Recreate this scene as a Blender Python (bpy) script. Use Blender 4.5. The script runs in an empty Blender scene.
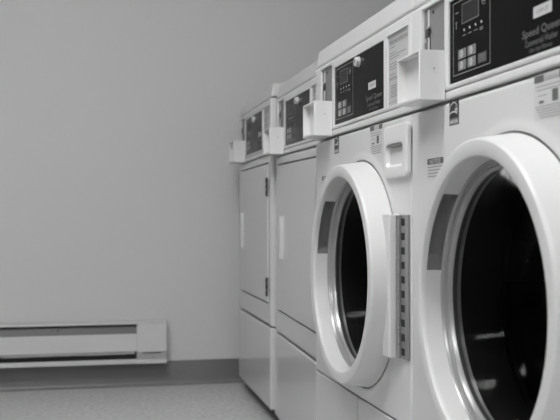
import bpy, bmesh, math, random
from mathutils import Vector, Matrix
random.seed(7)
PI = math.pi
scn = bpy.context.scene
col = scn.collection

# ------------------------------------------------------------------ materials
def mat(name, c, rough=0.5, metal=0.0, coat=0.0, bump=0.0, bscale=60.0, spec=0.5, vary=0.0, vscale=3.0):
    m = bpy.data.materials.new(name); m.use_nodes = True
    nt = m.node_tree; b = nt.nodes['Principled BSDF']
    b.inputs['Base Color'].default_value = (c, c, c, 1)
    b.inputs['Roughness'].default_value = rough
    b.inputs['Metallic'].default_value = metal
    b.inputs['Coat Weight'].default_value = coat
    b.inputs['Coat Roughness'].default_value = 0.12
    b.inputs['Specular IOR Level'].default_value = spec
    if bump or vary:
        tc = nt.nodes.new('ShaderNodeTexCoord')
        n = nt.nodes.new('ShaderNodeTexNoise'); n.inputs['Scale'].default_value = bscale
        n.inputs['Detail'].default_value = 4
        nt.links.new(tc.outputs['Object'], n.inputs['Vector'])
        if bump:
            bp = nt.nodes.new('ShaderNodeBump'); bp.inputs['Strength'].default_value = bump
            bp.inputs['Distance'].default_value = 0.002
            nt.links.new(n.outputs['Fac'], bp.inputs['Height'])
            nt.links.new(bp.outputs['Normal'], b.inputs['Normal'])
        if vary:
            n2 = nt.nodes.new('ShaderNodeTexNoise'); n2.inputs['Scale'].default_value = vscale
            n2.inputs['Detail'].default_value = 5
            nt.links.new(tc.outputs['Object'], n2.inputs['Vector'])
            r = nt.nodes.new('ShaderNodeValToRGB')
            lo, hi = c * (1 - vary), min(1, c * (1 + vary))
            r.color_ramp.elements[0].position = 0.3; r.color_ramp.elements[0].color = (lo, lo, lo, 1)
            r.color_ramp.elements[1].position = 0.7; r.color_ramp.elements[1].color = (hi, hi, hi, 1)
            nt.links.new(n2.outputs['Fac'], r.inputs['Fac'])
            nt.links.new(r.outputs['Color'], b.inputs['Base Color'])
    return m

M = {}
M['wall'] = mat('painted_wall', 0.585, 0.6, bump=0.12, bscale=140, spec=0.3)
M['wall_dimmed'] = mat('darkened_unseen_wall', 0.30, 0.6, spec=0.3)  # out-of-view walls, darkened to cut the light they bounce back
M['ceiling'] = mat('ceiling_paint', 0.7, 0.9, bump=0.2, bscale=90)
M['floor'] = mat('speckled_vinyl', 0.54, 0.38, vary=0.2, vscale=55, bump=0.05, bscale=200)
M['rubber_base'] = mat('vinyl_cove_base', 0.17, 0.4, vary=0.05, vscale=6)
M['enamel'] = mat('white_enamel', 0.61, 0.3, coat=0.25, bump=0.02, bscale=300)
M['dryer_enamel'] = mat('dryer_white_enamel', 0.58, 0.26, coat=0.5, bump=0.004, bscale=300)
M['dryer_enamel'].node_tree.nodes['Principled BSDF'].inputs['Coat Roughness'].default_value = 0.07
M['plastic'] = mat('white_plastic', 0.70, 0.38)
M['door_plastic'] = mat('door_white_plastic', 0.585, 0.42)
M['panel_white'] = mat('white_panel_plastic', 0.65, 0.4)
M['dark_gap'] = mat('dark_void', 0.02, 0.8)
M['steel'] = mat('brushed_steel', 0.42, 0.36, metal=0.85, bump=0.03, bscale=250)
M['plate_steel'] = mat('coin_plate_steel', 0.205, 0.5, metal=0.0, spec=0.4)
M['lock_metal'] = mat('satin_nickel', 0.75, 0.42, metal=0.6)
M['chrome'] = mat('chrome', 0.85, 0.12, metal=1.0)
M['dark_metal'] = mat('dark_metal', 0.06, 0.4, metal=0.6)
M['overlay'] = mat('black_overlay_film', 0.007, 0.16, spec=0.03)
M['lcd'] = mat('display_window', 0.028, 0.3, spec=0.04)
M['print_light'] = mat('pale_print', 0.5, 0.6)
M['print_dim'] = mat('dim_print', 0.10, 0.6)
M['print_mid'] = mat('grey_print', 0.2, 0.6)
M['button'] = mat('button_grey', 0.17, 0.5)
M['button_dark'] = mat('button_dark_grey', 0.07, 0.5)
M['label_grey'] = mat('label_film', 0.47, 0.5)
M['label_white'] = mat('label_paper', 0.56, 0.5)
M['ink'] = mat('dark_ink', 0.11, 0.6)
M['ink_mid'] = mat('grey_ink', 0.26, 0.6)
M['black'] = mat('black_ink', 0.02, 0.5)
M['seal'] = mat('grey_door_seal', 0.30, 0.3, metal=0.3)
M['grip'] = mat('grey_grip_and_shade', 0.16, 0.45)  # door grip grey, also the painted shade in the drawer pull
M['drum'] = mat('drum_steel', 0.07, 0.4, metal=0.7)
M['rubber'] = mat('black_rubber', 0.012, 0.5)
M['heater'] = mat('heater_enamel', 0.60, 0.38, bump=0.02, bscale=200)
M['heater_in'] = mat('heater_inner_steel', 0.11, 0.5, metal=0.3)
M['fin'] = mat('aluminium_fin', 0.6, 0.45, metal=0.1)
M['kick'] = mat('black_kick_plate', 0.02, 0.6)

def glass_mat():
    m = bpy.data.materials.new('tinted_door_glass'); m.use_nodes = True
    nt = m.node_tree; nt.nodes.clear()
    out = nt.nodes.new('ShaderNodeOutputMaterial')
    tr = nt.nodes.new('ShaderNodeBsdfTransparent'); tr.inputs['Color'].default_value = (0.42, 0.42, 0.42, 1)
    gl = nt.nodes.new('ShaderNodeBsdfGlossy'); gl.inputs['Roughness'].default_value = 0.06
    gl.inputs['Color'].default_value = (0.8, 0.8, 0.8, 1)
    fr = nt.nodes.new('ShaderNodeFresnel'); fr.inputs['IOR'].default_value = 1.09
    mx = nt.nodes.new('ShaderNodeMixShader')
    nt.links.new(fr.outputs['Fac'], mx.inputs['Fac'])
    nt.links.new(tr.outputs['BSDF'], mx.inputs[1]); nt.links.new(gl.outputs['BSDF'], mx.inputs[2])
    nt.links.new(mx.outputs['Shader'], out.inputs['Surface'])
    return m
M['glass'] = glass_mat()

def emit(name, s):
    m = bpy.data.materials.new(name); m.use_nodes = True
    b = m.node_tree.nodes['Principled BSDF']
    b.inputs['Base Color'].default_value = (0.9, 0.9, 0.9, 1)
    b.inputs['Emission Color'].default_value = (1, 1, 1, 1)
    b.inputs['Emission Strength'].default_value = s
    return m

# ------------------------------------------------------------------ mesh helpers
def new():
    return bmesh.new()

class Shift:
    """a parent whose new parts are all built a little deeper or higher"""
    def __init__(self, o, dy, dz=0.0, dx=0.0):
        if isinstance(o, Shift): dy += o.d[1]; dz += o.d[2]; dx += o.d[0]; o = o.o
        self.o, self.d = o, (dx, dy, dz)
OFFSET = {}

def obj(name, bm, m, parent=None, smooth=35, label=None):
    d = None
    if isinstance(parent, Shift): d, parent = parent.d, parent.o
    elif parent is not None: d = OFFSET.get(parent.name)
    if d: bmesh.ops.translate(bm, vec=d, verts=bm.verts[:])
    me = bpy.data.meshes.new(name)
    bmesh.ops.recalc_face_normals(bm, faces=bm.faces[:])
    bm.to_mesh(me); bm.free()
    o = bpy.data.objects.new(name, me); col.objects.link(o)
    for mm in (m if isinstance(m, (list, tuple)) else [m]):
        me.materials.append(mm)
    if smooth:
        for p in me.polygons: p.use_smooth = True
        try: me.set_sharp_from_angle(angle=math.radians(smooth))
        except Exception: pass
        wn = o.modifiers.new('face_weighted_normals', 'WEIGHTED_NORMAL'); wn.keep_sharp = True; wn.weight = 60
    if parent: o.parent = parent
    if d: OFFSET[o.name] = d
    if label: o['label'] = label
    return o

def empty(name, loc, rz, label, cat, group=None):
    o = bpy.data.objects.new(name, None); col.objects.link(o)
    o.location = loc; o.rotation_euler = (0, 0, rz)
    o.empty_display_size = 0.1
    o['label'] = label; o['category'] = cat
    if group: o['group'] = group
    return o

def box(bm, x0, x1, y0, y1, z0, z1, bev=0.0, seg=2, mi=0, filt=None):
    v = [bm.verts.new(p) for p in ((x0,y0,z0),(x1,y0,z0),(x1,y1,z0),(x0,y1,z0),(x0,y0,z1),(x1,y0,z1),(x1,y1,z1),(x0,y1,z1))]
    fs = [bm.faces.new([v[i] for i in q]) for q in ((0,3,2,1),(4,5,6,7),(0,1,5,4),(1,2,6,5),(2,3,7,6),(3,0,4,7))]
    for f in fs: f.material_index = mi
    if bev:
        es = list({e for f in fs for e in f.edges})
        if filt: es = [e for e in es if filt(e)]
        bmesh.ops.bevel(bm, geom=es, offset=bev, segments=seg, affect='EDGES', profile=0.5, clamp_overlap=True)
    return bm

def quadxz(bm, x0, x1, z0, z1, y, mi=0):
    v = [bm.verts.new(p) for p in ((x0,y,z0),(x1,y,z0),(x1,y,z1),(x0,y,z1))]
    f = bm.faces.new(v); f.material_index = mi
    return f

def slab(bm, x0, x1, z0, z1, y, t=0.0004, mi=0):
    """thin printed patch, front face at y - t"""
    return box(bm, x0, x1, y - t, y, z0, z1, mi=mi)

def cyl_y(bm, cx, cz, r0, r1, y0, y1, n=24, mi=0, rim=0.0):
    """solid of revolution along y; y0 is the front"""
    prof = [(0, y0), (r0 - rim, y0), (r0, y0 + rim), (r1, y1), (0, y1)] if rim else [(0, y0), (r0, y0), (r1, y1), (0, y1)]
    lathe(bm, cx, cz, prof, n, mi)

def lathe(bm, cx, cz, prof, n=64, mi=0, closed=False, rfun=None):
    rings = []
    for k, (r, y) in enumerate(prof):
        if r <= 1e-6:
            rings.append([bm.verts.new((cx, y, cz))]); continue
        rings.append([bm.verts.new((cx + r*math.cos(2*PI*i/n), y, cz + r*math.sin(2*PI*i/n))) for i in range(n)])
    pairs = list(zip(rings, rings[1:])) + ([(rings[-1], rings[0])] if closed else [])
    for a, b in pairs:
        for i in range(n):
            j = (i+1) % n
            if len(a) == 1 and len(b) == 1: continue
            if len(a) == 1: f = bm.faces.new((a[0], b[i], b[j]))
            elif len(b) == 1: f = bm.faces.new((a[i], a[j], b[0]))
            else: f = bm.faces.new((a[i], a[j], b[j], b[i]))
            f.material_index = mi

def grid_plate(xs, zs, holes, yf, yb, bev_out=0.0, bev_in=0.0, seg=3):
    """plate in the xz plane with rectangular holes, its front edges rounded"""
    bm = new(); V = {}
    def vt(i, j):
        if (i, j) not in V: V[i, j] = bm.verts.new((xs[i], yf, zs[j]))
        return V[i, j]
    def solid(i, j):
        cx, cz = (xs[i]+xs[i+1])/2, (zs[j]+zs[j+1])/2
        return not any(h[0] < cx < h[1] and h[2] < cz < h[3] for h in holes)
    for i in range(len(xs)-1):
        for j in range(len(zs)-1):
            if solid(i, j): bm.faces.new((vt(i,j), vt(i+1,j), vt(i+1,j+1), vt(i,j+1)))
    r = bmesh.ops.extrude_face_region(bm, geom=bm.faces[:])
    for g in r['geom']:
        if isinstance(g, bmesh.types.BMVert): g.co.y = yb
    bmesh.ops.recalc_face_normals(bm, faces=bm.faces[:])
    X0, X1, Z0, Z1 = xs[0], xs[-1], zs[0], zs[-1]
    def border(e):
        a, b = e.verts[0].co, e.verts[1].co
        return any(abs(a[k]-q) < 1e-6 and abs(b[k]-q) < 1e-6 for k, q in ((0, X0), (0, X1), (2, Z0), (2, Z1)))
    def front(e): return all(abs(v.co.y - yf) < 1e-6 for v in e.verts) and len(e.link_faces) == 2 and e.calc_face_angle(0) > 0.5
    ei = [e for e in bm.edges if front(e) and not border(e)]
    if bev_in and ei: bmesh.ops.bevel(bm, geom=ei, offset=bev_in, segments=seg, affect='EDGES', profile=0.5, clamp_overlap=True)
    eo = [e for e in bm.edges if front(e) and border(e)]
    if bev_out and eo: bmesh.ops.bevel(bm, geom=eo, offset=bev_out, segments=seg, affect='EDGES', profile=0.5, clamp_overlap=True)
    return bm

def text(bm, s, x, z, y, size, width=None, bold=0.0, mi=0, align='LEFT'):
    cu = bpy.data.curves.new('lettering', 'FONT'); cu.body = s; cu.size = size
    cu.offset = bold; cu.align_x = align; cu.resolution_u = 2
    o = bpy.data.objects.new('lettering', cu); col.objects.link(o)
    bpy.context.view_layer.update()
    me = bpy.data.meshes.new_from_object(o.evaluated_get(bpy.context.evaluated_depsgraph_get()))
    bpy.data.objects.remove(o); bpy.data.curves.remove(cu)
    xs_ = [v.co.x for v in me.vertices]
    k = 1.0
    if width and xs_: k = width / (max(xs_) - min(xs_))
    off = len(bm.verts)
    vs = [bm.verts.new((x + v.co.x*k, y, z + v.co.y)) for v in me.vertices]
    for p in me.polygons:
        try:
            f = bm.faces.new([vs[i] for i in p.vertices]); f.material_index = mi
        except ValueError: pass
    bpy.data.meshes.remove(me)

def lines(bm, x0, x1, z, y, h, mi=0, words=5, gap=0.0012):
    """a line of print too small to read: a row of word-long dashes"""
    x = x0
    while x < x1 - 0.002:
        w = min(random.uniform(0.5, 1.5) * (x1-x0)/words, x1-x)
        slab(bm, x, x+w, z, z+h, y, mi=mi, t=0.0003); x += w + gap

# ------------------------------------------------------------------ the room
WY = 3.745            # wall behind the machines' far end
XL, XR, YF, ZC = -3.2, 0.86, -2.2, 2.6
def struct(name, bm, m, smooth=0):
    o = obj(name, bm, m, smooth=smooth); o['kind'] = 'structure'; return o
struct('floor', box(new(), XL-.1, XR+.1, YF-.1, WY+.1, -0.1, 0), M['floor'])
struct('ceiling', box(new(), XL-.1, XR+.1, YF-.1, WY+.1, ZC, ZC+.1), M['ceiling'])
struct('wall_back', box(new(), XL-.1, XR+.1, WY, WY+.1, 0, ZC), M['wall'])
struct('wall_front', box(new(), XL-.1, XR+.1, YF-.1, YF, 0, ZC), M['wall_dimmed'])
struct('wall_left', box(new(), XL-.1, XL, YF, WY, 0, ZC), M['wall_dimmed'])
struct('wall_right', box(new(), XR, XR+.1, YF, WY, 0, ZC), M['wall'])
def baseboard(name, x0, y0, x1, y1, nx, ny):
    prof = [(0, .097), (.0025, .097), (.0033, .0955), (.0033, .018), (.005, .010), (.009, .005), (.014, .003), (.014, 0), (0, 0)]
    bm = new(); R = []
    for (x, y) in ((x0, y0), (x1, y1)):
        R.append([bm.verts.new((x + nx*d, y + ny*d, z)) for d, z in prof])
    n = len(prof)
    for i in range(n):
        j = (i+1) % n
        bm.faces.new((R[0][i], R[0][j], R[1][j], R[1][i]))
    bm.faces.new(R[0]); bm.faces.new(R[1][::-1])
    struct(name, bm, M['rubber_base'], smooth=40)
baseboard('baseboard_back', XL, WY, XR, WY, 0, -1)
baseboard('baseboard_left', XL, YF, XL, WY-.015, 1, 0)
baseboard('baseboard_front', XL+.015, YF, XR, YF, 0, 1)

# ------------------------------------------------------------------ ceiling fixtures
def ceiling_light(x, y, lab, strength, sx=1.2, sy=0.30):
    t = empty('ceiling_light', (x, y, ZC), 0, lab, 'ceiling light', 'ceiling lights')
    bm = new()
    box(bm, -sx/2-.03, sx/2+.03, -sy/2-.03, sy/2+.03, -.05, 0, .004)
    obj('housing', bm, M['plastic'], t)
    bm = new(); box(bm, -sx/2, sx/2, -sy/2, sy/2, -.062, -.051, .003)
    obj('diffuser', bm, emit('lit_diffuser', strength), t)
    return t
LIGHTS = [(-1.00, 1.25, 'lit ceiling light panel nearer the wall with the heater', 29.0),
          (-1.00, -1.15, 'lit ceiling light panel farther from the wall with the heater', 33.0)]
for a in LIGHTS: ceiling_light(*a)

# ------------------------------------------------------------------ baseboard heater
def heater():
    x0, x1 = -1.62, -0.243
    t = empty('baseboard_heater', ((x0+x1)/2, WY, 0), 0,
              'long white electric baseboard heater with slotted front on the wall', 'heater')
    ox = -(x0+x1)/2
    X0, X1 = x0+ox, x1+ox; c1 = X1 - .117; c0 = X0 + .117
    zb, zt = .0985, .262
    bm = new(); box(bm, X0+.002, X1-.002, -.006, -.003, zb+.002, zt-.002); obj('back_plate', bm, M['heater_in'], t)
    bm = new(); box(bm, X0, X1, -.066, -.003, zt-.004, zt, .0012)
    box(bm, c0, c1, -.067, -.0635, zt-.0085, zt-.003, .0008); obj('top_hood', bm, M['heater'], t)
    bm = new(); box(bm, c0, c1, -.069, -.066, .148, .2165, .0012); obj('front_cover', bm, M['heater'], t)
    # inner deflector behind the upper slot
    bm = new()
    v = [bm.verts.new(p) for p in ((c0,-.062,.214),(c1,-.062,.214),(c1,-.050,.247),(c0,-.050,.247),(c0,-.060,.212),(c1,-.060,.212),(c1,-.048,.246),(c0,-.048,.246))]
    for q in ((0,1,2,3),(4,7,6,5),(0,4,5,1),(1,5,6,2),(2,6,7,3),(3,7,4,0)): bm.faces.new([v[i] for i in q])
    obj('deflector', bm, M['heater_in'], t)
    for xx, r in ((-.682, .0022), (-.660, .0036)):
        bm = new(); cyl_y(bm, xx+ox, .2335, r, r, -.0560, -.050, 12); obj('knockout', bm, M['dark_gap'], t)
    # fins on their tube
    bm = new(); n = int((c1-c0)/.0085)
    for i in range(n):
        x = c0 + .012 + i*(c1-c0-.024)/(n-1)
        if -.80 < x-ox < -.70 and random.random() < .12: continue
        zz = random.uniform(-.001, .001)
        box(bm, x-.0024, x+.0024, -.0672, -.02, .1370+zz, .147)
    f = obj('heating_fins', bm, M['fin'], t, smooth=0)
    bm = new(); lathe_x(bm, c0, c1, -.04, .150, .007, 12); obj('element_tube', bm, M['dark_metal'], t)
    bm = new(); box(bm, c0, c1, -.068, -.064, zb+.001, .1175, .001); box(bm, c0, c1, -.064, -.003, zb+.001, zb+.004)
    obj('bottom_lip', bm, M['heater'], t)
    for a, b in ((c1, X1), (X0, c0)):
        bm = new()
        box(bm, a, b, -.070, -.003, .143, zt-.0045, .002, filt=None)
        e = obj('end_cap', bm, M['heater'], t)
        bm = new(); box(bm, a+.001, b-.001, -.0675, -.004, .112, .1425)
        for v in bm.verts:
            if v.co.z < .12 and v.co.y < -.05: v.co.y += .022
        bm2 = bm; box(bm, a, b, -.070, -.003, zb, .1125, .0015)
        obj('wiring_cover', bm, M['heater'], e)
        bm = new(); box(bm, a+.024, b-.024 if a == c1 else b-.024, -.0690, -.0650, .1392, .1425); obj('cover_slot', bm, M['dark_gap'], e)
        bm = new(); cyl_y(bm, (a+b)/2+.008, .121, .003, .003, -.0550, -.050, 14); obj('screw', bm, M['steel'], e)
    return t
def lathe_x(bm, x0, x1, cy, cz, r, n):
    R = [[bm.verts.new((x, cy + r*math.cos(2*PI*i/n), cz + r*math.sin(2*PI*i/n))) for i in range(n)] for x in (x0, x1)]
    for i in range(n):
        j = (i+1) % n; bm.faces.new((R[0][i], R[0][j], R[1][j], R[1][i]))
    bm.faces.new(R[0]); bm.faces.new(R[1][::-1])
heater()

# ------------------------------------------------------------------ machines
# local frame of a machine: x to the right along the front, y into the body, z up; the front is the plane y = 0
def control_head(t0, W, body, kind, sticker_x, k=1.0, ox=0.0, lx=0.0):
    """housing, cap, bezel, coin plate, coin box, black overlay and instruction label"""
    S = lambda s: s * k + ox
    t = Shift(t0, .005)
    # housing behind the bezel
    bm = new(); box(bm, .002, W-.002, .014, .30, .8655, 1.0465, .003); obj('control_housing', bm, body, t)
    # sloped cap on top
    bm = new(); box(bm, 0, W, -.003, .31, 1.0495, 1.095, .006, 3)
    for v in bm.verts:
        if v.co.y < .1: v.co.y += (v.co.z - 1.0495) * .15
    obj('top_cap', bm, body, t)
    bm = new(); box(bm, .006, W-.006, .012, .30, 1.0460, 1.0497); obj('cap_gasket', bm, M['rubber'], t)
    # bezel
    cp = (S(.036), S(.138), .9445, 1.038)      # coin plate
    ov = (S(.156), S(.518), .889, 1.0245)      # overlay
    lb = (S(.538), min(S(.656), W-.004), .8885, 1.0265)     # instruction label
    xs = sorted({0, W, cp[0], cp[1], ov[0], ov[1], lb[0], lb[1]})
    zs = sorted({.8805, 1.0465, cp[2], cp[3], ov[2], ov[3], lb[2], lb[3]})
    bz = obj('control_bezel', grid_plate(xs, zs, [cp, ov, lb], -.005, .014, .004, .0018), M['panel_white'], t)
    bm = new(); box(bm, 0, W, -.004, .014, .8665, .8797, .003, 3); obj('lower_trim', bm, M['panel_white'], bz)
    # coin plate and its drop slot
    bm = new(); box(bm, cp[0]-.0005, cp[1]+.0005, 0, .0065, cp[2]-.03, cp[3]+.0005); p = obj('coin_plate', bm, M['plate_steel'], t)
    bm = new(); xa = cp[0] + .016*k
    box(bm, xa+.003, xa+.009, -.0015, 0, cp[2]-.02, cp[3]-.004, .0008); obj('coin_rail', bm, M['lock_metal'], p)
    bm = new(); box(bm, xa+.0105, xa+.0135, -.0006, 0, cp[2]-.02, .985); obj('rail_slot', bm, M['dark_gap'], p)
    bm = new(); box(bm, xa-.001, xa+.013, -.004, -.001, .985, 1.000, .001); obj('coin_slot_block', bm, M['dark_metal'], p)
    bm = new(); box(bm, xa-.004, xa+.006, -.006, -.001, .977, .983, .001); box(bm, xa+.008, xa+.018, -.0055, -.001, 1.0, 1.0035, .001)
    obj('reject_lever', bm, M['chrome'], p)
    bm = new(); cyl_y(bm, S(.078), 1.026, .003, .003, -.0012, 0, 14); obj('screw', bm, M['dark_metal'], p)
    # coin box
    b0, b1 = S(.033), S(.142); bz0, bz1 = .8665, .9485; P = -.0505
    bm = grid_plate([b0, b0+.0035, b1-.0035, b1], [bz0, bz0+.006, bz1-.003, bz1], [(b0+.0035, b1-.0035, bz0+.006, bz1-.003)], P, -.0055, .0022, .0008)
    cb = obj('coin_box', bm, M['plastic'], t)
    bm = new(); box(bm, b0+.0030, b1-.0030, P+.017, P+.021, bz0+.005, bz1-.0025); obj('coin_box_face', bm, M['plastic'], cb)
    bm = new(); box(bm, b1-.0135, b1-.0085, P+.0155, P+.0172, bz0+.012, bz1-.014); obj('face_shade_strip', bm, M['dark_metal'], cb)  # dark strip standing in for the near lip's shade in the recess
    bm = new()
    cyl = [(0, 0), (.0016, 0), (.0016, .001), (0, .001)]
    # small screw on the side wall that faces along the row
    n = 10
    R = [[bm.verts.new((x, P+.026 + .0016*math.cos(2*PI*i/n), .918 + .0016*math.sin(2*PI*i/n))) for i in range(n)] for x in (b1-.001, b1+.0006)]
    for i in range(n): bm.faces.new((R[0][i], R[0][(i+1)%n], R[1][(i+1)%n], R[1][i]))
    bm.faces.new(R[1]); bm.faces.new(R[0][::-1]); obj('side_screw', bm, M['steel'], cb)
    K = lambda q: S(q) + lx*.45
    # black overlay
    yo = -.0022
    bm = new(); box(bm, ov[0]-.0005, ov[1]+.0005, yo, .010, ov[2]-.0005, ov[3]+.0005); o = obj('control_overlay', bm, M['overlay'], t, smooth=0)
    bm = new()                                                # keypad outline
    a0, a1, c0, c1 = K(.169), K(.307), .9005, 1.0185; w = .0014
    for q in ((a0, a1, c0, c0+w), (a0, a1, c1-w, c1), (a0, a0+w, c0, c1), (a1-w, a1, c0, c1)): slab(bm, *q, yo, .0003)
    obj('keypad_outline', bm, M['print_mid'], o, smooth=0)
    bm = new(); d = (K(.204), K(.267), .979, 1.0105)
    for q in ((d[0], d[1], d[2], d[2]+.0012), (d[0], d[1], d[3]-.0012, d[3]), (d[0], d[0]+.0012, d[2], d[3]), (d[1]-.0012, d[1], d[2], d[3])): slab(bm, *q, yo, .0004)
    obj('display_rim', bm, M['print_mid'], o, smooth=0)
    bm = new(); slab(bm, d[0]+.0013, d[1]-.0013, d[2]+.0013, d[3]-.0013, yo, .0002); obj('display_window', bm, M['lcd'], o, smooth=0)
    for i in range(4):
        x = K(.213 + i*.0213); z = .9685
        bm = new(); cyl_y(bm, x, z, .0020, .0020, yo-.0008, yo, 12); obj('indicator_light', bm, M['print_light'], o)
    bm = new()
    for i in range(4):
        x = K(.213 + i*.0213); lines(bm, x-.006, x+.006, .9595, yo, .0014, words=2)
        if i == 3: lines(bm, x-.007, x+.007, .9570, yo, .0014, words=2)
    obj('indicator_print', bm, M['print_mid'], o, smooth=0); bm = new()
    lines(bm, K(.178), K(.186), .985, yo, .0016, words=2); lines(bm, K(.178), K(.190), 1.000, yo, .0016, words=2)
    for q in range(4): slab(bm, K(.180), K(.1835), .9755+q*.003, .9775+q*.003, yo, .0003)
    obj('side_print', bm, M['print_mid'], o, smooth=0); bm = new()
    lathe(bm, K(.285), 1.000, [(.0058, yo-.0003), (.0072, yo-.0003)], 20); slab(bm, K(.281), K(.289), .998, 1.0015, yo, .0003)
    obj('round_symbol', bm, M['print_mid'], o, smooth=0)
    for i, (x, z, w, h) in enumerate(((.206, .932, .030, .0155), (.242, .932, .030, .0155), (.206, .9138, .030, .0155), (.242, .9138, .030, .0155), (.280, .9138, .030, .0155))):
        bm = new(); box(bm, K(x)-w/2*k, K(x)+w/2*k, yo-.0012, yo, z-h/2, z+h/2, .0006, 1)
        b = obj('keypad_button', bm, M['button_dark'] if i == 4 else M['button'], o)
        bm = new()
        if i < 4:
            lathe(bm, K(x)-.001, z, [(.0034, yo-.0015), (.0062, yo-.0015)], 18)
            slab(bm, K(x)-.0016, K(x)+.001, z-.0035, z+.0035, yo-.0012, .0004)
            obj_sub = bm
        else:
            for q in range(4): lines(bm, K(x)-.010, K(x)+.010, z-.0055+q*.003, yo-.0012, .0013, words=3)
        # printed symbol is part of the button's face
        me_o = obj('symbol_tmp', bm, M['print_light'] if i < 4 else M['print_mid'], b, smooth=0)
        join(b, me_o)
    # lock and sticker and lettering
    bm = new()
    lathe(bm, S(.345), 1.009, [(0, yo-.010), (.0080, yo-.010), (.0105, yo-.0080), (.0105, yo-.002), (.0116, yo-.0012), (.0116, yo), (0, yo)], 28)
    lk = obj('key_lock', bm, M['lock_metal'], o)
    bm = new(); box(bm, S(.345)-.0012, S(.345)+.0012, yo-.0106, yo-.0098, 1.005, 1.013); obj('keyhole', bm, M['dark_gap'], lk)
    if sticker_x:
        bm = new(); slab(bm, S(sticker_x), S(sticker_x)+.049*k, .9385, .9535, yo, .0004)
        st = obj('price_sticker', bm, M['label_white'], o, smooth=0)
        bm = new(); text(bm, 'COIN OP', S(sticker_x)+.008, .9430, yo-.0007, .0085, width=.033*k, bold=.0002); obj('sticker_print', bm, M['ink_mid'], o, smooth=0)
    bm = new()
    text(bm, 'Speed Queen', S(.408)+lx, .9165, yo-.0005, .0150, width=.106*k, bold=.0003)
    text(bm, 'Commercial Washer' if kind == 'washer' else 'Commercial Dryer', S(.416)+lx, .9035, yo-.0005, .0118, width=.088*k, bold=.0002)
    text(bm, 'Ultra High Efficiency', S(.428)+lx, .8945, yo-.0005, .0080, width=.062*k, bold=.0001)
    obj('brand_lettering', bm, M['print_dim'], o, smooth=0)
    # instruction label
    yl = -.0015
    bm = new(); box(bm, lb[0]-.0005, lb[1]+.0005, yl, .010, lb[2]-.0005, lb[3]+.0005); il = obj('instruction_label', bm, M['label_grey'], t, smooth=0)
    bm = new(); L0, L1 = lb[0]+.006, lb[1]-.004
    slab(bm, lb[0]+.002, lb[1]-.002, 1.0205, 1.0215, yl); slab(bm, lb[0]+.002, lb[1]-.002, 1.0155, 1.0160, yl)
    text(bm, 'OPERATING INSTRUCTIONS', L0, 1.0075, yl-.0004, .0090, width=L1-L0, bold=.0003)
    z = 1.0005
    for wd in (.30, 0, .34, .85, .5, 0, .45, .62, .35, 0, .3):
        if wd: lines(bm, L0, L0 + wd*(L1-L0), z, yl, .0020, words=4)
        z -= .0052
    text(bm, 'IMPORTANT', L0, .938, yl-.0004, .0088, width=.050, bold=.0004)
    for i in range(6): lines(bm, L0+.006, L1-.010, .926-.0042*i, yl, .0021, words=6)
    slab(bm, lb[0]+.001, lb[1]-.002, .8945, .8955, yl)
    obj('label_print', bm, M['ink_mid'], il, smooth=0)

def join(a, b):
    """fold mesh b into part a as a second material"""
    bm = bmesh.new(); bm.from_mesh(a.data); n = len(a.data.materials)
    m2 = b.data.copy()
    for p in m2.polygons: p.material_index += n
    bm.from_mesh(m2); bm.to_mesh(a.data); bm.free()
    for mm in b.data.materials: a.data.materials.append(mm)
    OFFSET.pop(b.name, None); bpy.data.objects.remove(b); bpy.data.meshes.remove(m2)

def cabinet(t, W, D, m, ztop=.864):
    bm = new(); th = .003; yf = .032
    box(bm, 0, th, yf, D, .048, ztop); box(bm, W-th, W, yf, D, .048, ztop)
    box(bm, th, W-th, D-th, D, .048, ztop); box(bm, 0, W, yf, D, ztop, ztop+.0012); box(bm, th, W-th, yf, D-th, .048, .051)
    obj('cabinet', bm, m, t, smooth=0)
    bm = new(); box(bm, .012, W-.012, .042, D-.02, 0.0, .0475); obj('kick_plate', bm, M['kick'], t.o if isinstance(t, Shift) else t)

def front_with_port(W, z0, z1, cx, cz, rx=.009, rz=.007):
    """flat front with softly rounded edges and a round door port"""
    bm = new(); n = 96
    circ = [(.262, 0), (.252, -.0022), (.246, -.0032), (.2418, -.0032), (.2402, -.001), (.2402, .005), (.197, .005), (.194, .012)]
    corners = [math.atan2(sz, sx) for sx, sz in ((W-rx-cx, z1-rz-cz), (rx-cx, z1-rz-cz), (rx-cx, z0+rz-cz), (W-rx-cx, z0+rz-cz))]
    ang = [2*PI*i/n for i in range(n)]
    for c in corners:
        c %= 2*PI
        i = min(range(n), key=lambda q: abs((ang[q]-c+PI) % (2*PI) - PI)); ang[i] = c
    def rect(a, x0, x1, zz0, zz1):
        ca, sa = math.cos(a), math.sin(a); tt = []
        if abs(ca) > 1e-9: tt.append(((x1-cx) if ca > 0 else (x0-cx))/ca)
        if abs(sa) > 1e-9: tt.append(((zz1-cz) if sa > 0 else (zz0-cz))/sa)
        q = min(v for v in tt if v > 0); return cx + q*ca, cz + q*sa
    base = [rect(a, rx, W-rx, z0+rz, z1-rz) for a in ang]
    rings = []
    for kx, y in ((0, 0), (.38, .08), (.71, .30), (.92, .62), (1, 1), (1, 2.3)):
        R = []
        for (x, z) in base:
            xx = x + (-rx*kx if abs(x-rx) < 1e-6 else rx*kx if abs(x-W+rx) < 1e-6 else 0)
            zz = z + (-rz*kx if abs(z-z0-rz) < 1e-6 else rz*kx if abs(z-z1+rz) < 1e-6 else 0)
            R.append(bm.verts.new((xx, y*rx, zz)))
        rings.append(R)
    rings.reverse()
    for r, y in circ: rings.append([bm.verts.new((cx + r*math.cos(a), y, cz + r*math.sin(a))) for a in ang])
    for a, b in zip(rings, rings[1:]):
        for i in range(n):
            j = (i+1) % n; bm.faces.new((a[i], a[j], b[j], b[i]))
    return bm

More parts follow.
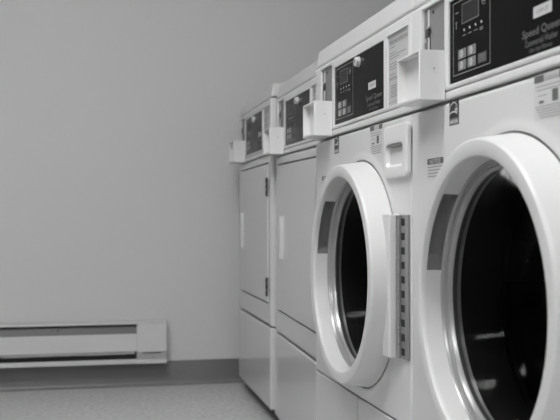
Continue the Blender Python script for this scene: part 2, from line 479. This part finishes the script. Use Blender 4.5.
def energy_decal(t, x, z):
    y = 0.0
    bm = new()
    slab(bm, x, x+.038, z, z+.040, y, .0004, 0)
    slab(bm, x+.0015, x+.0365, z+.0012, z+.0092, y-.0004, .0002, 1)          # grey strip below the square
    text(bm, 'ENERGY STAR', x+.0035, z+.0035, y-.0009, .0052, width=.031, bold=.0002, mi=2)
    slab(bm, x, x+.038, z+.0100, z+.0108, y-.0004, .0002, 1)
    # sweeping arc
    def arc(cx, cz, rx, rz, a0, a1, w0, w1, n=26):
        P = []
        for i in range(n+1):
            u = i/n; a = a0 + (a1-a0)*u; w = w0 + (w1-w0)*math.sin(u*PI)
            P.append((bm.verts.new((cx+(rx+w/2)*math.cos(a), y-.0008, cz+(rz+w/2)*math.sin(a))), bm.verts.new((cx+(rx-w/2)*math.cos(a), y-.0008, cz+(rz-w/2)*math.sin(a)))))
        for (a, b), (c, d) in zip(P, P[1:]):
            f = bm.faces.new((a, b, d, c)); f.material_index = 2
    arc(x+.018, z+.0215, .0165, .0150, PI*1.02, PI*-.05, .0006, .0022)
    arc(x+.016, z+.0140, .0170, .0075, PI*.98, PI*.05, .0008, .0026)
    sc, st = Vector((x+.0285, z+.0235)), []
    for i in range(10):
        r = .0066 if i % 2 == 0 else .0027; a = PI/2 + i*PI/5
        st.append(bm.verts.new((sc.x + r*math.cos(a), y-.0009, sc.y + r*math.sin(a))))
    f = bm.faces.new(st); f.material_index = 2
    obj('energy_decal', bm, [M['black'], M['ink_mid'], M['label_white']], t, smooth=0, label='black energy decal with a pale sweeping arc and star')

def warning_label(t, x, z, w=.080, h=.060):
    bm = new(); slab(bm, x, x+w, z, z+h, 0, .0004); lb = obj('warning_label', bm, M['label_white'], t, smooth=0)
    bm = new(); y = -.0004
    slab(bm, x+.001, x+.026, z+h-.0105, z+h-.001, y, .0003, 0); slab(bm, x+w-.022, x+w-.001, z+h-.0105, z+h-.001, y, .0003, 0)
    slab(bm, x+.026, x+w-.022, z+h-.0095, z+h-.0085, y, .0002, 1)
    text(bm, 'WARNING', x+.029, z+h-.0085, y-.0005, .0075, width=w-.054, mi=1)
    for i in range(2): lines(bm, x+.005+i*.002, x+w-.006, z+h-.0165-i*.0048, y, .0014, words=7, mi=1)
    slab(bm, x+w*.55, x+w*.72, z+h*.36, z+h*.62, y, .0003, 0)
    slab(bm, x+.014, x+.026, z+h*.36, z+h*.42, y, .0003, 0); lines(bm, x+.012, x+.034, z+h*.52, y, .0012, mi=1, words=2)
    for i in range(5): lines(bm, x+.004+i*.003, x+w-.005-i*.002, z+h*.28-i*.0036, y, .0013, words=8, mi=1)
    obj('warning_print', bm, [M['ink'], M['ink_mid']], lb, smooth=0)

def notice_label(t, x, z, w=.072, h=.036):
    bm = new(); slab(bm, x, x+w, z-h, z, 0, .0004); lb = obj('notice_label', bm, M['label_white'], t, smooth=0)
    bm = new(); y = -.0004
    slab(bm, x+.0005, x+w-.0005, z-.0105, z-.0005, y, .0003, 0)
    text(bm, 'NOTICE', x+.012, z-.0090, y-.0008, .0095, width=w-.024, bold=.0003, mi=1)
    for i in range(4): lines(bm, x+.003, x+w-.003, z-.0160-i*.0053, y, .0018, mi=2, words=5)
    obj('notice_print', bm, [M['ink'], M['label_grey'], M['ink_mid']], lb, smooth=0)

def washer(loc, rz, label, sticker_x, dx, lx):
    W, D, ox = .689, .70, .018
    t = empty('washing_machine', loc, rz, label, 'washing machine', 'front-loading coin washers')
    E = M['enamel']
    cabinet(t, W, D, E)
    cx, cz = .374, .5525
    obj('front_panel', front_with_port(W, .2842, .8615, cx + ox, cz), E, t)
    # lower service panels
    bm = new(); box(bm, 0, .3560, 0, .03, .049, .2828, .004, 3); obj('service_panel', bm, E, t)
    bm = new(); box(bm, .3590, W, 0, .03, .049, .2828, .004, 3); obj('service_panel', bm, E, t)
    control_head(t, W, E, 'washer', sticker_x, 1.0, ox, lx)
    t = Shift(t, 0, 0, ox)
    # ------ porthole door
    prof = [(.204, -.001), (.236, -.001), (.238, -.003), (.2355, -.020), (.2310, -.0480), (.2300, -.0525), (.2275, -.0550), (.2215, -.0558), (.2110, -.0552),
            (.2065, -.0538), (.2045, -.0505), (.2038, -.0450), (.2022, -.0200), (.2020, -.0040)]
    bm = new(); n = 144
    g0, g1 = math.radians(131), math.radians(169)           # span of the finger grip
    rings = []
    angs = [2*PI*i/n for i in range(n)]
    for r, y in prof: rings.append([bm.verts.new((cx+r*math.cos(a), y, cz+r*math.sin(a))) for a in angs])
    m = len(prof)
    for k in range(m):
        a, b = rings[k], rings[(k+1) % m]
        for i in range(n):
            j = (i+1) % n; mid = (angs[i] + PI/n) % (2*PI)
            if k == 11 and g0 < mid < g1: continue     # the grip opening in the inner slope
            bm.faces.new((a[i], a[j], b[j], b[i]))
    d = obj('door', bm, M['door_plastic'], t)
    # finger grip pocket behind the opening
    bm = new(); i0 = [i for i in range(n) if g0 < (angs[i]+PI/n) < g1]; ids = i0 + [i0[-1]+1]
    pr = [(.2038, -.0450), (.2120, -.0420), (.2130, -.0230), (.2022, -.0200)]
    lim = g1 - math.radians(6)
    rr = [[bm.verts.new((cx+r*math.cos(a), y, cz+r*math.sin(a))) for a in [min(angs[i], lim + (angs[i]-lim)*.05) if r > .205 else angs[i] for i in ids]] for r, y in pr]
    for a, b in zip(rr, rr[1:]):
        for i in range(len(ids)-1): bm.faces.new((a[i], a[i+1], b[i+1], b[i]))
    for e in (0, -1): bm.faces.new([R[e] for R in rr])
    obj('door_grip', bm, M['grip'], d, label='grey finger grip recessed in the door ring')
    # stepped seal ring
    bm = new()
    lathe(bm, cx, cz, [(.2021, -.020), (.2008, -.0215), (.1995, -.0195), (.1987, -.0150), (.1972, -.0165), (.1958, -.0160), (.1948, -.0115),
                       (.1935, -.0125), (.1920, -.0110), (.1908, -.0060), (.1900, -.0040), (.1900, .002), (.2021, .002)], 120, closed=True)
    obj('door_seal', bm, M['seal'], d)
    bm = new()
    lathe(bm, cx, cz, [(.1901, -.005), (.1860, .000), (.1815, .007), (.1725, .022), (.1610, .050), (.1520, .072), (.1400, .082), (.1250, .085),
                       (.1180, .0848), (.0900, .087), (.0500, .090), (0, .091)], 96)
    obj('door_glass', bm, M['glass'], d, label='dark bowl-shaped door glass')
    # hinge block and hinge
    bm = new(); box(bm, .575, .6155, -.0235, -.0006, .408, .679, .004, 3); obj('hinge_block', bm, M['door_plastic'], d)
    bm = new(); box(bm, .6165, .6665, -.0045, -.0004, .410, .677, .001)
    hg = obj('door_hinge', bm, M['steel'], t)
    bm = new(); nz = 10; z0, z1 = .410, .677
    n_ = 12
    seg = (z1-z0)/nz
    def barrel(za, zb):
        R = [[bm.verts.new((.6235+.0052*math.cos(2*PI*i/n_), -.0070+.0052*math.sin(2*PI*i/n_), z)) for i in range(n_)] for z in (za, zb)]
        for i in range(n_): bm.faces.new((R[0][i], R[0][(i+1)%n_], R[1][(i+1)%n_], R[1][i]))
        bm.faces.new(R[1]); bm.faces.new(R[0][::-1])
    for i in range(nz): barrel(z0+i*seg+.0006, z0+(i+1)*seg-.0006)
    obj('hinge_barrel', bm, M['steel'], hg)
    bm = new()
    for i in range(nz):
        zc = z0 + (i+.5)*seg
        slab(bm, .6320, .6500, zc-.0066, zc+.0066, -.0045, .0006)
    obj('hinge_slots', bm, M['dark_gap'], hg, smooth=0)
    # ------ tub seen through the glass
    bm = new()
    lathe(bm, cx, cz, [(.1935, .010), (.1890, .040), (.1900, .075), (.2050, .085)], 72); obj('door_gasket', bm, M['rubber'], t)
    bm = new()
    lathe(bm, cx, cz, [(.1910, .088), (.2050, .084), (.2500, .088), (.2580, .098), (.2580, .44), (.2400, .455), (.1000, .462), (.0600, .450), (0, .450)], 72)
    dr = obj('drum', bm, M['drum'], t)
    for q in range(3):
        a = math.radians(50 + 120*q); bm = new()
        sec = [(-.035, 0), (-.012, .050), (.012, .050), (.035, 0)]
        R = []
        for y in (.12, .42):
            R.append([bm.verts.new((cx + (.257-h)*math.cos(a) - w*math.sin(a), y, cz + (.257-h)*math.sin(a) + w*math.cos(a))) for w, h in sec])
        for i in range(4): bm.faces.new((R[0][i], R[0][(i+1)%4], R[1][(i+1)%4], R[1][i]))
        bm.faces.new(R[0]); bm.faces.new(R[1][::-1]); obj('drum_baffle', bm, M['drum'], dr)
    # ------ detergent drawer
    bx0, bx1, bz0, bz1 = .543, .672, .7475, .8475
    px0, px1, pz0, pz1 = .555, .650, .768, .812
    bm = new(); nn = 10
    # rounded tray front with a scooped pull
    def rr_(x0, x1, z0, z1, r, n=nn):
        P = []
        for (ccx, ccz, a0) in ((x1-r, z1-r, 0), (x0+r, z1-r, PI/2), (x0+r, z0+r, PI), (x1-r, z0+r, 1.5*PI)):
            for i in range(n): 
                a = a0 + PI/2*i/(n-1); P.append((ccx+r*math.cos(a), ccz+r*math.sin(a)))
        return P
    loops = [(rr_(bx0, bx1, bz0, bz1, .011), -.0005), (rr_(bx0, bx1, bz0, bz1, .011), -.0065), (rr_(bx0+.0015, bx1-.0015, bz0+.0015, bz1-.0015, .0105), -.0085),
             (rr_(bx0+.005, bx1-.005, bz0+.005, bz1-.005, .009), -.0095),
             (rr_(px0-.003, px1+.003, pz0-.003, pz1+.003, .012), -.0095), (rr_(px0, px1, pz0, pz1, .011), -.0085),
             (rr_(px0+.002, px1-.002, pz0+.002, pz1-.001, .010), -.0040), (rr_(px0+.004, px1-.004, pz0+.005, pz1-.003, .008), -.0012)]
    L = [[bm.verts.new((x, y, z)) for x, z in P] for P, y in loops]
    for a, b in zip(L, L[1:]):
        q = len(a)
        for i in range(q): bm.faces.new((a[i], a[(i+1)%q], b[(i+1)%q], b[i]))
    bm.faces.new(L[-1]); bm.faces.new(L[0][::-1])
    dd = obj('detergent_drawer', bm, M['plastic'], t)
    bm = new()
    P = [(px0+.003 + (px1-px0-.006)*i/12, .8072 - .0022*math.sin(PI*i/12)) for i in range(13)] + [(px1-.004, .8090), (px1-.010, .8112), (px0+.010, .8112), (px0+.004, .8090)]
    A = [bm.verts.new((x, -.0086, z)) for x, z in P]; B = [bm.verts.new((x, -.0030, z)) for x, z in P]
    q = len(P)
    for i in range(q): bm.faces.new((A[i], A[(i+1)%q], B[(i+1)%q], B[i]))
    bm.faces.new(A); bm.faces.new(B[::-1]); obj('pull_shade', bm, M['grip'], dd)  # dark lens painting the shade at the top of the shallow scoop
    energy_decal(t, .160, .8215)
    warning_label(t, .438 + dx, .800, .088 if dx > 0 else .080)
    notice_label(t, .063 + lx*1.2, .7735)
    return t

def dryer(loc, rz, label, sticker_x, lift, roll=0.0, W=.66, lx=-.008, hdx=0.0):
    D = .50 if W < .66 else .70; k = .66/.68
    t = empty('tumble_dryer', loc, rz, label, 'dryer', 'coin dryers')
    root = t; root.rotation_euler = (0, roll, rz); t = Shift(t, 0, lift)
    E = M['dryer_enamel']
    cabinet(t, W, D, E, .8675)
    control_head(Shift(t, 0, .0035), W, E, 'dryer', sticker_x, k, 0.0, lx)
    z0, z1 = .306, .8665
    dh = (.048, .620, .3765, .842)
    xs = [0, dh[0], dh[1], W]; zs = [z0, dh[2], dh[3], z1]
    obj('front_panel', grid_plate(xs, zs, [dh], 0, .03, .010, .001, 4), E, t)
    bm = new(); box(bm, dh[0]+.001, dh[1]-.0012, -.003, .020, dh[2]+.0045, dh[3]-.0045, .0035, 3); d = obj('door', bm, E, t)
    bm = new(); box(bm, dh[0]-.01, dh[1]+.01, .0215, .0225, dh[2]-.008, dh[3]+.008); obj('door_recess', bm, M['dark_gap'], t)
    # pull handle: a raised frame with a finger scoop
    hx0, hx1, hz0, hz1 = .112 + hdx, .134 + hdx, .545, .678
    bm = grid_plate([hx0, hx0+.004, hx1-.004, hx1], [hz0, hz0+.007, hz1-.007, hz1], [(hx0+.004, hx1-.004, hz0+.007, hz1-.007)], -.0125, -.003, .0025, .0012)
    h = obj('door_handle', bm, M['door_plastic'], d)
    bm = new(); box(bm, hx0+.004, hx1-.004, -.0040, -.0028, hz0+.007, hz1-.007); obj('handle_scoop', bm, M['plastic'], h)
    for (za, zb) in ((.730, .792), (.400, .463)):
        bm = new(); box(bm, .600 + hdx*.4, .624 + hdx*.3, -.0060, -.0032, za, zb, .001)
        for i in range(3):
            box(bm, .6125 + hdx*.4, .625 + hdx*.3, -.0095, -.0032, za+.003+i*(zb-za)/3, za+(i+1)*(zb-za)/3-.002, .002)
        obj('door_hinge', bm, M['dark_metal'], d)
    bm = new(); box(bm, 0, W, -.001, .03, .035, .3015, .005, 3); obj('lower_panel', bm, E, t)
    return t

ROT = -PI/2
washer((0.0, 1.600, 0), ROT, 'front-loading washer nearest the camera, cropped by the right edge of the photo', .440, .009, 0.0)
washer((0.0, 2.290, 0), ROT, 'whole front-loading washer with its round door between a dryer and the nearest washer', .412, -.006, -.013)
dryer((0.036, 2.948, .0105), ROT - math.atan2(.020, .66), 'white plain-door coin dryer standing directly against the middle washer', None, -.0105, math.atan2(.0100, .66), .630, hdx=.018)
dryer((0.035, 3.615, 0), ROT - math.atan2(.012, .66), 'white plain-door coin dryer at the far end, next to the grey wall', .43, .011)

# ------------------------------------------------------------------ camera
cam = bpy.data.cameras.new('camera'); co = bpy.data.objects.new('camera', cam); col.objects.link(co)
f = 930.0
cam.sensor_width = 36.0; cam.lens = 36.0*f/560.0
co.location = (-0.597, 0.0, 0.673)
co.rotation_euler = (PI/2 + math.atan2(7, f), 0, -math.atan2(205, f))
cam.clip_start = 0.02; cam.clip_end = 50
cam.dof.use_dof = True; cam.dof.focus_distance = 1.85; cam.dof.aperture_fstop = 7.0
scn.camera = co

w = bpy.data.worlds.new('world'); w.use_nodes = True
w.node_tree.nodes['Background'].inputs['Color'].default_value = (.5, .5, .5, 1)
w.node_tree.nodes['Background'].inputs['Strength'].default_value = 0.2
scn.world = w
scn.view_settings.view_transform = 'Standard'; scn.view_settings.look = 'None'
scn.view_settings.gamma = 1.0; scn.view_settings.use_curve_mapping = False
scn.view_settings.exposure = 0.55
